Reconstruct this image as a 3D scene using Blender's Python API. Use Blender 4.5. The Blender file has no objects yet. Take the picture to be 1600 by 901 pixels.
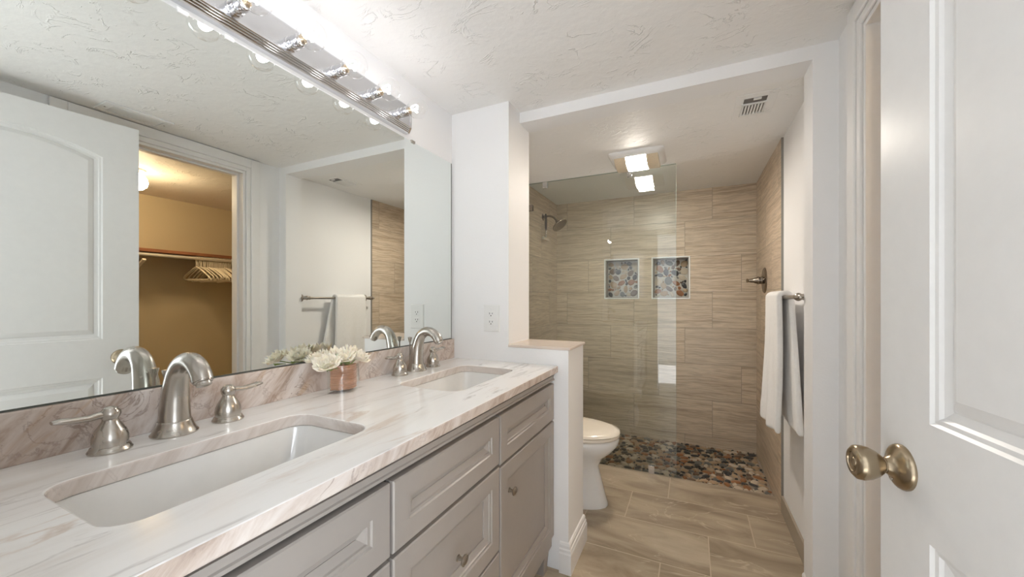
import bpy, bmesh, math, random
from mathutils import Vector, Matrix
PI = math.pi
random.seed(7)
S = bpy.context.scene
COL = S.collection

# ------------------------------------------------------------ camera, world, lights
CX, CY, CZ, YAW, FPX = 1.0936, 0.0, 1.1914, 0.4406, 590.06
cam = bpy.data.cameras.new('camera')
cam.sensor_width = 36.0
cam.lens = FPX * 36.0 / 1600.0
cam.shift_x = -(802.69 - 800.0) / 1600.0
cam.shift_y = (467.02 - 450.5) / 1600.0
cam.clip_start = 0.02
co = bpy.data.objects.new('camera', cam)
COL.objects.link(co)
co.location = (CX, CY, CZ)
co.rotation_euler = (PI / 2, 0, YAW)
S.camera = co

S.view_settings.view_transform = 'Standard'
S.view_settings.look = 'None'
S.view_settings.gamma = 1.0
S.view_settings.use_curve_mapping = False
S.view_settings.exposure = 0.64
S.cycles.use_denoising = True
S.cycles.max_bounces = 14
S.cycles.diffuse_bounces = 8
S.cycles.glossy_bounces = 6
S.cycles.transparent_max_bounces = 24
S.cycles.sample_clamp_indirect = 4.0

W = bpy.data.worlds.new('daylight')
S.world = W
W.use_nodes = True
W.node_tree.nodes['Background'].inputs[0].default_value = (0.93, 0.97, 1.0, 1)
W.node_tree.nodes['Background'].inputs[1].default_value = 1.6

BULB_W, SHOWER_L, CLOSET_L = .10, 47.0, 64.0
FILL_W, BOUNCE_SUN_W = 44.0, 18.5

def lamp(name, kind, loc, energy, color, size=0.02, rot=(0, 0, 0), sy=None, parent=None):
    l = bpy.data.lights.new(name, kind)
    l.energy = energy
    l.color = color
    if kind == 'AREA':
        l.size = size
        if sy:
            l.shape = 'RECTANGLE'
            l.size_y = sy
    elif kind == 'POINT':
        l.shadow_soft_size = size
    o = bpy.data.objects.new(name, l)
    COL.objects.link(o)
    o.location = loc
    o.rotation_euler = rot
    return o

# added area lamp at a made-up, unseen bedroom window, brightening the bath
lamp('added_bedroom_fill', 'AREA', (3.28, -1.40, 1.30), FILL_W, (.84, .92, 1.0), 1.5, (PI / 2, 0, PI / 2), 1.6)
_s = lamp('added_bounce_sun', 'SUN', (6, -1.6, 4), BOUNCE_SUN_W, (.93, .96, 1.0))  # added beam aimed at the bedroom floor, bouncing light onto the bath ceiling
_s.data.angle = math.radians(2)
_s.rotation_euler = Vector((-1.0, .12, -.70)).to_track_quat('-Z', 'Y').to_euler()

# ------------------------------------------------------------ materials
def mat(name):
    m = bpy.data.materials.new(name)
    m.use_nodes = True
    nt = m.node_tree
    nt.nodes.clear()
    out = nt.nodes.new('ShaderNodeOutputMaterial')
    b = nt.nodes.new('ShaderNodeBsdfPrincipled')
    nt.links.new(b.outputs[0], out.inputs[0])
    return m, nt, b, out

class G:
    """tiny node-graph helper"""
    def __init__(s, nt):
        s.nt = nt
    def n(s, t, **k):
        x = s.nt.nodes.new('ShaderNode' + t)
        for a, v in k.items():
            setattr(x, a, v)
        return x
    def put(s, sock, v):
        if hasattr(v, 'is_output'):
            s.nt.links.new(v, sock)
        else:
            sock.default_value = v
    def m(s, op, a, b=0.0, c=0.0):
        x = s.n('Math', operation=op)
        s.put(x.inputs[0], a); s.put(x.inputs[1], b); s.put(x.inputs[2], c)
        return x.outputs[0]
    def coord(s):
        return s.n('TexCoord').outputs['Object']
    def map(s, v, scale=(1, 1, 1), rot=(0, 0, 0), loc=(0, 0, 0)):
        x = s.n('Mapping')
        s.put(x.inputs[0], v)
        x.inputs['Scale'].default_value = scale
        x.inputs['Rotation'].default_value = rot
        x.inputs['Location'].default_value = loc
        return x.outputs[0]
    def noise(s, v, scale, detail=4, rough=.55, dist=0.0):
        x = s.n('TexNoise')
        s.put(x.inputs['Vector'], v)
        x.inputs['Scale'].default_value = scale
        x.inputs['Detail'].default_value = detail
        x.inputs['Roughness'].default_value = rough
        x.inputs['Distortion'].default_value = dist
        return x.outputs['Fac']
    def ramp(s, f, stops):
        x = s.n('ValToRGB')
        s.put(x.inputs[0], f)
        e = x.color_ramp.elements
        while len(e) < len(stops):
            e.new(0.5)
        for el, (p, c) in zip(e, stops):
            el.position = p
            el.color = (c, c, c, 1) if not isinstance(c, tuple) else (*c, 1)
        return x.outputs[0]
    def mix(s, f, a, b, mode='MIX'):
        x = s.n('Mix', data_type='RGBA', blend_type=mode)
        s.put(x.inputs[0], f)
        s.put(x.inputs[6], a if not isinstance(a, tuple) else (*a, 1))
        s.put(x.inputs[7], b if not isinstance(b, tuple) else (*b, 1))
        return x.outputs[2]
    def bump(s, h, strength=.3, dist=.002, nrm=None):
        x = s.n('Bump')
        x.inputs['Strength'].default_value = strength
        x.inputs['Distance'].default_value = dist
        s.put(x.inputs['Height'], h)
        if nrm is not None:
            s.put(x.inputs['Normal'], nrm)
        return x.outputs[0]
    def xyz(s, v):
        x = s.n('SeparateXYZ')
        s.put(x.inputs[0], v)
        return x.outputs

def plain(name, color, rough=.5, metal=0.0, bump=None, spec=None, coat=0, sheen=0, sss=0):
    m, nt, b, _ = mat(name)
    g = G(nt)
    c = g.noise(g.coord(), 35, 3)
    d = tuple(x * .94 for x in color)
    g.put(b.inputs['Base Color'], g.mix(c, d, color))
    b.inputs['Roughness'].default_value = rough
    b.inputs['Metallic'].default_value = metal
    if spec is not None:
        b.inputs['Specular IOR Level'].default_value = spec
    if coat:
        b.inputs['Coat Weight'].default_value = coat
        b.inputs['Coat Roughness'].default_value = .08
    if sheen:
        b.inputs['Sheen Weight'].default_value = sheen
    if sss:
        b.inputs['Subsurface Weight'].default_value = sss
        b.inputs['Subsurface Radius'].default_value = (.01, .008, .005)
    if bump:
        g.put(b.inputs['Normal'], g.bump(g.noise(g.coord(), bump[0], 3), bump[1], bump[2]))
    return m

def emitter(name, color, strength):
    m, nt, b, _ = mat(name)
    b.inputs['Base Color'].default_value = (*color, 1)
    b.inputs['Emission Color'].default_value = (*color, 1)
    b.inputs['Emission Strength'].default_value = strength
    b.inputs['Roughness'].default_value = .4
    return m

def thin_glass(name, tint, refl=2.0, rough=0.0, ior=1.5):
    """one pane: clear body with a tint, mirror-like reflection on the outer face"""
    m = bpy.data.materials.new(name)
    m.use_nodes = True
    nt = m.node_tree
    nt.nodes.clear()
    g = G(nt)
    out = g.n('OutputMaterial')
    tr = g.n('BsdfTransparent')
    tr.inputs[0].default_value = (*tint, 1)
    gl = g.n('BsdfGlossy')
    gl.inputs['Color'].default_value = (1, 1, 1, 1)
    gl.inputs['Roughness'].default_value = rough
    fr = g.n('Fresnel')
    fr.inputs[0].default_value = ior
    bf = g.n('NewGeometry').outputs['Backfacing']
    fac = g.m('MULTIPLY', g.m('MULTIPLY', fr.outputs[0], refl), g.m('SUBTRACT', 1.0, bf))
    fac = g.m('MINIMUM', fac, 1.0)
    mx = g.n('MixShader')
    g.put(mx.inputs[0], fac)
    nt.links.new(tr.outputs[0], mx.inputs[1])
    nt.links.new(gl.outputs[0], mx.inputs[2])
    nt.links.new(mx.outputs[0], out.inputs[0])
    return m

def wall_paint(name, color, bscale=140, bstr=.12):
    m, nt, b, _ = mat(name)
    g = G(nt)
    v = g.coord()
    b.inputs['Roughness'].default_value = .55
    g.put(b.inputs['Base Color'], g.mix(g.noise(v, 1.5, 3), tuple(x * .975 for x in color), color))
    g.put(b.inputs['Normal'], g.bump(g.noise(v, bscale, 2), bstr, .003))
    return m

def ceiling_mat(name, color):
    """knock-down trowel texture"""
    m, nt, b, _ = mat(name)
    g = G(nt)
    v = g.coord()
    b.inputs['Roughness'].default_value = .6
    b.inputs['Base Color'].default_value = (*color, 1)
    # trowel ridges: curved contour lines of a distorted noise, in patches
    n1 = g.noise(g.map(v, (1, 1.6, 1), (0, 0, .5)), 5.5, 4, .6, 1.2)
    ridge = g.m('SUBTRACT', 1.0, g.m('MINIMUM', g.m('MULTIPLY', g.m('ABSOLUTE', g.m('SUBTRACT', g.m('FRACT', g.m('MULTIPLY', n1, 5.0)), .5)), 6.0), 1.0))
    ridge = g.m('POWER', ridge, 1.4)
    patch = g.ramp(g.noise(g.map(v, loc=(3, 1, 0)), 7.0, 3, .6), [(.5, 0.0), (.66, 1.0)])
    h = g.m('ADD', g.m('MULTIPLY', g.m('MULTIPLY', ridge, patch), 1.0), g.m('MULTIPLY', g.noise(v, 22, 5), .7))
    g.put(b.inputs['Normal'], g.bump(h, .6, .0055))
    return m

def tile_wall(name, u_axis, uoff, zoff=0.07, tw=.61, th=.295):
    """12x24 vein-cut stone tile, one-third running bond"""
    m, nt, b, _ = mat(name)
    g = G(nt)
    v = g.coord()
    X = g.xyz(v)
    u, z = X[u_axis], X[2]
    r = g.m('DIVIDE', g.m('SUBTRACT', z, zoff), th)
    row = g.m('FLOOR', r)
    fz = g.m('FRACT', r)
    uu = g.m('DIVIDE', g.m('SUBTRACT', g.m('SUBTRACT', u, uoff), g.m('MULTIPLY', row, .2033)), tw)
    colm = g.m('FLOOR', uu)
    fu = g.m('FRACT', uu)
    ez = g.m('MULTIPLY', g.m('MINIMUM', fz, g.m('SUBTRACT', 1.0, fz)), th)
    eu = g.m('MULTIPLY', g.m('MINIMUM', fu, g.m('SUBTRACT', 1.0, fu)), tw)
    e = g.m('MINIMUM', ez, eu)
    grout = g.m('LESS_THAN', e, .0016)
    cid = g.n('CombineXYZ')
    g.put(cid.inputs[0], row); g.put(cid.inputs[1], colm)
    wn = g.n('TexWhiteNoise', noise_dimensions='3D')
    g.put(wn.inputs[0], cid.outputs[0])
    rnd = wn.outputs['Value']
    # long horizontal veins
    c2 = g.n('CombineXYZ')
    wav = g.noise(v, 3.0, 2)
    g.put(c2.inputs[0], g.m('ADD', g.m('MULTIPLY', u, 1.15), g.m('MULTIPLY', rnd, 40.0)))
    g.put(c2.inputs[1], g.m('ADD', g.m('MULTIPLY', z, 26.0), g.m('MULTIPLY', wav, 1.1)))
    g.put(c2.inputs[2], g.m('MULTIPLY', rnd, 17.0))
    n1 = g.noise(c2.outputs[0], 1.6, 6, .62, .35)
    n2 = g.noise(c2.outputs[0], 6.5, 3, .6, .1)
    base = g.ramp(n1, [(.30, (.35, .262, .182)), (.42, (.56, .44, .32)), (.55, (.67, .55, .42)), (.75, (.73, .61, .475))])
    fine = g.mix(g.m('MULTIPLY', g.ramp(n2, [(.42, 1.0), (.52, 0.0)]), .42), base, (.24, .185, .135))
    tone = g.mix(g.m('MULTIPLY', rnd, .35), fine, (.40, .34, .27))
    col = g.mix(grout, tone, (.30, .255, .20))
    g.put(b.inputs['Base Color'], col)
    b.inputs['Roughness'].default_value = .32
    g.put(b.inputs['Normal'], g.bump(g.m('MINIMUM', g.m('MULTIPLY', e, 300.0), 1.0), .35, .002))
    return m

def tile_floor(name):
    m, nt, b, _ = mat(name)
    g = G(nt)
    v = g.coord()
    X = g.xyz(v)
    tw, th = .61, .305
    r = g.m('DIVIDE', g.m('SUBTRACT', X[1], 1.827), th)
    row = g.m('FLOOR', r)
    fz = g.m('FRACT', r)
    uu = g.m('DIVIDE', g.m('SUBTRACT', g.m('SUBTRACT', X[0], 1.168), g.m('MULTIPLY', row, .2033)), tw)
    colm = g.m('FLOOR', uu)
    fu = g.m('FRACT', uu)
    e = g.m('MINIMUM', g.m('MULTIPLY', g.m('MINIMUM', fz, g.m('SUBTRACT', 1.0, fz)), th),
            g.m('MULTIPLY', g.m('MINIMUM', fu, g.m('SUBTRACT', 1.0, fu)), tw))
    grout = g.m('LESS_THAN', e, .0024)
    cid = g.n('CombineXYZ')
    g.put(cid.inputs[0], row); g.put(cid.inputs[1], colm)
    wn = g.n('TexWhiteNoise', noise_dimensions='3D')
    g.put(wn.inputs[0], cid.outputs[0])
    # each tile shows its own piece of the stone
    off = g.n('VectorMath', operation='MULTIPLY_ADD')
    g.put(off.inputs[0], wn.outputs['Color']); off.inputs[1].default_value = (9, 9, 9)
    g.put(off.inputs[2], v)
    vv = off.outputs[0]
    rot = g.map(vv, (1.0, 3.2, 1), (0, 0, .75))
    n1 = g.noise(rot, 2.2, 7, .6, .8)
    base = g.ramp(n1, [(.30, (.22, .172, .12)), (.46, (.335, .27, .195)), (.60, (.42, .35, .26)), (.8, (.50, .43, .335))])
    vn = g.noise(g.map(vv, (1, 2.2, 1), (0, 0, .9)), 1.5, 5, .55, 1.0)
    vein = g.m('SUBTRACT', 1.0, g.m('MINIMUM', g.m('MULTIPLY', g.m('ABSOLUTE', g.m('SUBTRACT', vn, .5)), 110.0), 1.0))
    vein = g.m('MULTIPLY', vein, g.ramp(g.noise(vv, 3.0, 2), [(.45, 0.0), (.6, 1.0)]))
    col = g.mix(g.m('MULTIPLY', vein, .7), base, (.55, .47, .37))
    col = g.mix(grout, col, (.50, .42, .32))
    g.put(b.inputs['Base Color'], col)
    b.inputs['Roughness'].default_value = .3
    g.put(b.inputs['Normal'], g.bump(g.m('ADD', g.m('MINIMUM', g.m('MULTIPLY', e, 250.0), 1.0), g.m('MULTIPLY', n1, .6)), .25, .002))
    return m

def marble_top(name):
    m, nt, b, _ = mat(name)
    g = G(nt)
    v = g.coord()
    r = g.map(v, (3.2, .75, 1.6), (0, 0, -.32))
    n1 = g.noise(r, 2.3, 8, .62, 1.1)
    base = g.ramp(n1, [(.26, (.70, .65, .61)), (.38, (.83, .81, .79)), (.50, (.89, .88, .87)), (.75, (.91, .905, .90))])
    # fine gray streaks
    n2 = g.noise(g.map(v, (9, 1.3, 4), (0, 0, -.32)), 3.2, 6, .65, .7)
    st = g.ramp(n2, [(.34, .75), (.43, 0.0)])
    c = g.mix(g.m('MULTIPLY', st, .75), base, (.45, .42, .41))
    # beige-pink veins
    n3 = g.noise(g.map(v, (2.2, .55, 1.5), (0, 0, -.36), (3, 5, 0)), 1.9, 7, .6, 1.3)
    ve = g.m('SUBTRACT', 1.0, g.m('MINIMUM', g.m('MULTIPLY', g.m('ABSOLUTE', g.m('SUBTRACT', n3, .44)), 40.0), 1.0))
    ve = g.m('MULTIPLY', ve, g.ramp(g.noise(v, 3.1, 3), [(.50, 0.0), (.62, 1.0)]))
    c = g.mix(g.m('MULTIPLY', ve, .6), c, (.60, .46, .37))
    g.put(b.inputs['Base Color'], c)
    b.inputs['Roughness'].default_value = .12
    return m

def marble_splash(name, lift=0.0):
    m, nt, b, _ = mat(name)
    g = G(nt)
    v = g.coord()
    r = g.map(v, (1, 1, 1), (.75, 0, 0))
    r2 = g.map(r, (1, 4.0, 1.3))
    n1 = g.noise(r2, 2.6, 8, .65, 1.6)
    base = g.ramp(n1, [(.28, (.25, .175, .13)), (.40, (.45, .355, .295)), (.50, (.58, .50, .45)), (.62, (.68, .62, .58)), (.8, (.54, .44, .36))])
    n2 = g.noise(r, 9.0, 6, .6, 1.5)
    ve = g.m('SUBTRACT', 1.0, g.m('MINIMUM', g.m('MULTIPLY', g.m('ABSOLUTE', g.m('SUBTRACT', n2, .5)), 42.0), 1.0))
    ve = g.m('MULTIPLY', ve, g.ramp(g.noise(v, 7.0, 3), [(.45, 0.0), (.6, 1.0)]))
    c = g.mix(g.m('MULTIPLY', ve, .75), base, (.27, .20, .165))
    # ochre band towards the near end
    n3 = g.noise(g.map(r, (1, 7, 1)), 2.4, 4, .6, .8)
    oc = g.ramp(n3, [(.56, 0.0), (.66, .6)])
    oc = g.m('MULTIPLY', oc, g.ramp(g.noise(v, 3.5, 2), [(.48, 0.0), (.6, 1.0)]))
    c = g.mix(oc, c, (.50, .335, .20))
    if lift:
        c = g.mix(lift, c, (.84, .80, .77))
    g.put(b.inputs['Base Color'], c)
    b.inputs['Roughness'].default_value = .15
    return m

def brushed(name, color, rough=.28, axis_scale=(30, 30, 30)):
    m, nt, b, _ = mat(name)
    g = G(nt)
    n = g.noise(g.map(g.coord(), axis_scale), 1.0, 2)
    g.put(b.inputs['Base Color'], g.mix(n, tuple(x * .95 for x in color), color))
    b.inputs['Metallic'].default_value = 1.0
    g.put(b.inputs['Roughness'], g.m('MULTIPLY_ADD', n, .03, rough - .015))
    return m

def wood(name, dark, light, scale=(40, 40, 3)):
    m, nt, b, _ = mat(name)
    g = G(nt)
    n = g.noise(g.map(g.coord(), scale), 2.0, 6, .6, .6)
    g.put(b.inputs['Base Color'], g.ramp(n, [(.3, dark), (.7, light)]))
    b.inputs['Roughness'].default_value = .5
    return m

def towel_mat(name):
    m, nt, b, _ = mat(name)
    g = G(nt)
    v = g.coord()
    g.put(b.inputs['Base Color'], g.mix(g.noise(v, 60, 3), (.78, .765, .745), (.86, .85, .835)))
    b.inputs['Roughness'].default_value = .9
    b.inputs['Sheen Weight'].default_value = .3
    g.put(b.inputs['Normal'], g.bump(g.noise(v, 420, 2), .5, .003))
    return m

def petal_mat(name):
    m, nt, b, _ = mat(name)
    g = G(nt)
    v = g.coord()
    g.put(b.inputs['Base Color'], g.mix(g.noise(v, 22, 4), (.87, .80, .64), (.92, .88, .79)))
    b.inputs['Roughness'].default_value = .6
    b.inputs['Subsurface Weight'].default_value = .25
    b.inputs['Subsurface Radius'].default_value = (.01, .008, .005)
    return m

M = {}
M['wall'] = wall_paint('white_wall_paint', (.86, .86, .865))
M['ceil'] = ceiling_mat('textured_ceiling_paint', (.86, .855, .845))
M['trim'] = plain('white_trim_paint', (.85, .845, .84), .28)
M['door'] = plain('white_door_paint', (.82, .815, .805), .3, bump=(90, .06, .002))
M['closet_wall'] = wall_paint('tan_closet_paint', (.50, .41, .26))
M['closet_ceil'] = ceiling_mat('closet_ceiling_paint', (.74, .68, .58))
M['tile_back'] = tile_wall('stone_wall_tile_back', 0, 1.244 - 6 * .2033)
M['tile_side'] = tile_wall('stone_wall_tile_side', 1, .2)
M['tile_base'] = plain('stone_tile_skirting', (.34, .29, .225), .35)
M['floor'] = tile_floor('slate_floor_tile')
M['carpet'] = plain('closet_carpet', (.45, .38, .29), .95, bump=(200, .5, .004))
M['top'] = marble_top('white_marble')
M['splash'] = marble_splash('veined_marble')
M['edge'] = marble_splash('veined_marble_edge', .42)
M['outer_edge'] = marble_splash('veined_marble_front_edge', .12)
M['cab'] = plain('taupe_cabinet_paint', (.345, .315, .29), .38)
M['dark'] = plain('dark_parts_and_gap_shade', (.02, .018, .016), .6)  # near-black parts; also painted as shade between the cabinet fronts
M['nickel'] = brushed('brushed_nickel', (.52, .485, .44), .27)
M['pewter'] = brushed('pewter_knob_metal', (.40, .365, .32), .30)
M['bronze'] = brushed('antique_brass', (.39, .315, .22), .25)
M['chrome'] = brushed('polished_chrome', (.80, .80, .82), .06)
M['bar_face'] = brushed('satin_mirror_steel', (.74, .745, .77), .16)
M['bathbronze'] = brushed('oiled_bronze', (.30, .255, .21), .26)
M['porc'] = plain('white_porcelain', (.84, .835, .82), .08, coat=.5)
M['seat'] = plain('bone_toilet_seat', (.83, .76, .655), .15, coat=.4)
M['plastic'] = plain('white_plastic', (.83, .83, .82), .3)
M['slot'] = plain('dark_slot_and_duct_shade', (.03, .03, .03), .5)
M['grille_dark'] = plain('painted_grille_shade', (.16, .15, .14), .8)
M['towel'] = towel_mat('white_terry_cloth')
M['wrap'] = wood('woven_bark_wrap', (.30, .13, .065), (.56, .31, .19), (4, 4, 60))
M['shelfwood'] = wood('stained_shelf_wood', (.16, .055, .02), (.28, .11, .045), (30, 3, 30))
M['petal'] = petal_mat('cream_petals')
M['leaf'] = plain('green_leaf', (.22, .30, .09), .5)
M['hanger_w'] = plain('ivory_plastic', (.75, .66, .50), .4)
M['hanger_o'] = plain('rust_plastic', (.45, .11, .035), .4)
M['grout'] = plain('pebble_grout', (.33, .285, .225), .8)
PEB = [plain('pebble_charcoal', (.028, .028, .03), .35), plain('pebble_gray', (.13, .13, .125), .4),
       plain('pebble_tan', (.38, .27, .165), .4), plain('pebble_rust', (.27, .115, .045), .4),
       plain('pebble_cream', (.52, .44, .34), .4), plain('pebble_brown', (.135, .085, .055), .4)]
M['shower_glass'] = thin_glass('clear_shower_glass', (.925, .955, .945), 2.6)
M['glass_edge'] = plain('green_glass_edge', (.33, .42, .38), .15)
M['bulb_glass'] = thin_glass('clear_bulb_glass', (.985, .985, .985), 1.6)
M['vase_glass'] = thin_glass('clear_vase_glass', (.97, .975, .97), 2.4)
M['filament'] = emitter('glowing_filament', (1.0, .97, .98), 20.0)
M['diffuser'] = emitter('lit_diffuser', (1.0, .92, .82), SHOWER_L)
M['globe'] = emitter('lit_globe', (1.0, .77, .50), CLOSET_L)
M['lens'] = plain('prismatic_lens', (.74, .63, .47), .2, bump=(120, .8, .004))
M['blind'] = plain('white_blind_slats', (.82, .82, .81), .4)

def mirror_mat():
    m, nt, b, _ = mat('silvered_mirror')
    b.inputs['Base Color'].default_value = (.845, .875, .85, 1)
    b.inputs['Metallic'].default_value = 1.0
    b.inputs['Roughness'].default_value = 0.0
    return m
M['mirror'] = mirror_mat()

# ------------------------------------------------------------ mesh builder
class MB:
    def __init__(s):
        s.v, s.f, s.mi, s.sm = [], [], [], []
    def face(s, idx, mi=0, sm=False):
        s.f.append(idx); s.mi.append(mi); s.sm.append(sm)
    def add(s, pts):
        b = len(s.v)
        s.v += [tuple(p) for p in pts]
        return b
    def box(s, a, b, mi=0):
        x0, y0, z0 = a; x1, y1, z1 = b
        k = s.add([(x0, y0, z0), (x1, y0, z0), (x1, y1, z0), (x0, y1, z0), (x0, y0, z1), (x1, y0, z1), (x1, y1, z1), (x0, y1, z1)])
        for q in ((0, 3, 2, 1), (4, 5, 6, 7), (0, 1, 5, 4), (1, 2, 6, 5), (2, 3, 7, 6), (3, 0, 4, 7)):
            s.face([k + i for i in q], mi)
        return s
    def loft(s, loops, closed=True, cap0=True, cap1=True, mi=0, sm=True):
        n = len(loops[0])
        b = [s.add(l) for l in loops]
        for i in range(len(loops) - 1):
            for j in range(n if closed else n - 1):
                j2 = (j + 1) % n
                s.face([b[i] + j, b[i] + j2, b[i + 1] + j2, b[i + 1] + j], mi, sm)
        if cap0:
            s.face([b[0] + j for j in range(n)][::-1], mi)
        if cap1:
            s.face([b[-1] + j for j in range(n)], mi)
        return s
    def lathe(s, prof, origin=(0, 0, 0), axis=(0, 0, 1), n=24, mi=0, sx=1.0, sy=1.0, cap0=True, cap1=True, ref=None):
        """prof = [(radius, height)...]"""
        ax = Vector(axis).normalized()
        if ref is None:
            ref = Vector((1, 0, 0)) if abs(ax.x) < .9 else Vector((0, 1, 0))
        u = (Vector(ref) - ax * Vector(ref).dot(ax)).normalized()
        w = ax.cross(u)
        o = Vector(origin)
        loops = [[o + ax * h + u * (r * sx * math.cos(2 * PI * k / n)) + w * (r * sy * math.sin(2 * PI * k / n)) for k in range(n)] for r, h in prof]
        return s.loft(loops, True, cap0, cap1, mi, True)
    def tube(s, path, rad, n=12, mi=0, up=(0, 0, 1), closed=False):
        P = [Vector(p) for p in path]
        R = rad if isinstance(rad, (list, tuple)) else [rad] * len(P)
        loops = []
        pu = None
        for i, p in enumerate(P):
            if closed:
                t = (P[(i + 1) % len(P)] - P[i - 1]).normalized()
            else:
                t = (P[min(i + 1, len(P) - 1)] - P[max(i - 1, 0)]).normalized()
            if pu is None:
                r = Vector(up) if abs(t.dot(Vector(up))) < .95 else Vector((1, 0, 0))
                pu = (r - t * r.dot(t)).normalized()
            else:
                pu = (pu - t * pu.dot(t)).normalized()
            w = t.cross(pu)
            rr = R[i]
            a, b = rr if isinstance(rr, tuple) else (rr, rr)
            loops.append([p + pu * (a * math.cos(2 * PI * k / n)) + w * (b * math.sin(2 * PI * k / n)) for k in range(n)])
        if closed:
            loops.append(loops[0])
            return s.loft(loops, True, False, False, mi)
        return s.loft(loops, True, True, True, mi)
    def ball(s, c, r, n=16, mi=0, sc=(1, 1, 1)):
        prof = [(max(1e-4, math.sin(PI * i / 10)), -math.cos(PI * i / 10)) for i in range(11)]
        c = Vector(c)
        loops = [[c + Vector((r * q * math.cos(2 * PI * k / n) * sc[0], r * q * math.sin(2 * PI * k / n) * sc[1], r * h * sc[2])) for k in range(n)] for q, h in prof]
        return s.loft(loops, True, True, True, mi)
    def poly(s, pts, mi=0):
        k = s.add(pts)
        s.face(list(range(k, k + len(pts))), mi)
        return s
    def prism(s, pts, vec, mi=0):
        """outline extruded along vec"""
        d = Vector(vec)
        return s.loft([[Vector(p) for p in pts], [Vector(p) + d for p in pts]], True, True, True, mi, False)

OFF = {}
def off_of(o):
    return OFF.get(o.name, Vector((0, 0, 0))) if o else Vector((0, 0, 0))

def build(mb, name, mats, parent=None, loc=None, bevel=0, seg=2, solid=0, subsurf=0, smooth_angle=None, world=True):
    """link the collected shapes as ONE mesh object; coordinates are world unless world=False"""
    if not isinstance(mats, (list, tuple)):
        mats = [mats]
    me = bpy.data.meshes.new(name)
    o = bpy.data.objects.new(name, me)
    if parent is not None:
        base = off_of(parent) if world else Vector((0, 0, 0))
    else:
        base = Vector(loc) if loc is not None else Vector((0, 0, 0))
    me.from_pydata([tuple(Vector(p) - base) for p in mb.v], [], mb.f)
    for m in mats:
        me.materials.append(m)
    me.polygons.foreach_set('material_index', mb.mi)
    me.polygons.foreach_set('use_smooth', mb.sm)
    bm = bmesh.new()
    bm.from_mesh(me)
    bmesh.ops.recalc_face_normals(bm, faces=bm.faces)
    bm.to_mesh(me)
    bm.free()
    COL.objects.link(o)
    if parent is not None:
        o.parent = parent
        OFF[o.name] = base
    else:
        o.location = base
        OFF[o.name] = base
    if any(mb.sm):
        me.set_sharp_from_angle(angle=math.radians(smooth_angle or 42))
    if solid:
        md = o.modifiers.new('thickness', 'SOLIDIFY'); md.thickness = solid; md.offset = 0
    if bevel:
        md = o.modifiers.new('edge', 'BEVEL'); md.width = bevel; md.segments = seg; md.limit_method = 'ANGLE'; md.angle_limit = math.radians(35)
        md.harden_normals = False
    if subsurf:
        md = o.modifiers.new('smooth', 'SUBSURF'); md.levels = subsurf; md.render_levels = subsurf
    return o

def thing(name, label, cat, loc=(0, 0, 0), rotz=0, group=None):
    o = bpy.data.objects.new(name, None)
    o.empty_display_size = .05
    COL.objects.link(o)
    o.location = loc
    o.rotation_euler = (0, 0, rotz)
    o['label'] = label; o['category'] = cat
    if group:
        o['group'] = group
    OFF[o.name] = Vector(loc)
    return o

def tag(o, label, cat, group=None):
    o['label'] = label; o['category'] = cat
    if group:
        o['group'] = group
    return o

def struct(mb, name, mats, **k):
    o = build(mb, name, mats, **k)
    o['kind'] = 'structure'
    return o

def rrect(x0, x1, y0, y1, r, z, n=6):
    pts = []
    for cx, cy, a0 in ((x1 - r, y1 - r, 0), (x0 + r, y1 - r, PI / 2), (x0 + r, y0 + r, PI), (x1 - r, y0 + r, 1.5 * PI)):
        for k in range(n + 1):
            a = a0 + PI / 2 * k / n
            pts.append((cx + r * math.cos(a), cy + r * math.sin(a), z))
    return pts

def catmull(P, n=6):
    P = [Vector(p) for p in P]
    out = []
    for i in range(len(P) - 1):
        p0, p1, p2, p3 = P[max(i - 1, 0)], P[i], P[i + 1], P[min(i + 2, len(P) - 1)]
        for k in range(n):
            t = k / n
            out.append(.5 * ((2 * p1) + (p2 - p0) * t + (2 * p0 - 5 * p1 + 4 * p2 - p3) * t * t + (3 * p1 - p0 - 3 * p2 + p3) * t ** 3))
    out.append(P[-1])
    return out

def lerp_list(R, n):
    out = []
    for i in range(len(R) - 1):
        for k in range(n):
            t = k / n
            out.append(R[i] * (1 - t) + R[i + 1] * t)
    out.append(R[-1])
    return out

# ------------------------------------------------------------ measured layout (metres)
H = 2.118            # vanity room ceiling
Y1 = 1.588           # wall at the end of the vanity
YH1, YH2 = 1.7136, 1.8315
XW, XHW = .3188, .6083
ZH = 2.066           # underside of the dropped beam
XR, XRW = 1.493, 1.568
HS = 2.095           # shower ceiling
YF = 3.457
XSL, XSR = -.079, 1.5477
YG = 2.741
YT = 2.556
YN = .065            # near wall
CT = .898            # counter top
ZMB, ZMT = .993, 1.868

# ------------------------------------------------------------ room shell
m = MB(); m.box((XSL, -.05, -.08), (1.68, YG, 0))
struct(m, 'floor', M['floor'])
m = MB(); m.box((-1.2, -2.6, -.08), (3.3, -.05, 0))  # unseen bedroom shell, built to bounce light through the doorway
struct(m, 'floor_unseen_bedroom', plain('pale_bounce_carpet', (.62, .60, .57), .95))
m = MB(); m.box((-1.2, -2.6, 2.3), (3.3, -.05, 2.4)); struct(m, 'ceiling_unseen_bedroom', M['ceil'])
m = MB(); m.box((-1.3, -2.6, 0), (-1.2, -.05, 2.3)); struct(m, 'wall_unseen_bedroom_left', M['wall'])
m = MB(); m.box((3.3, -2.6, 0), (3.4, -2.2, 2.3)); m.box((3.3, -.6, 0), (3.4, -.05, 2.3)); m.box((3.3, -2.2, 0), (3.4, -.6, .48)); m.box((3.3, -2.2, 2.12), (3.4, -.6, 2.3)); struct(m, 'wall_unseen_bedroom_right', M['wall'])  # window hole made up to let the added light in
m = MB()
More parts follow.
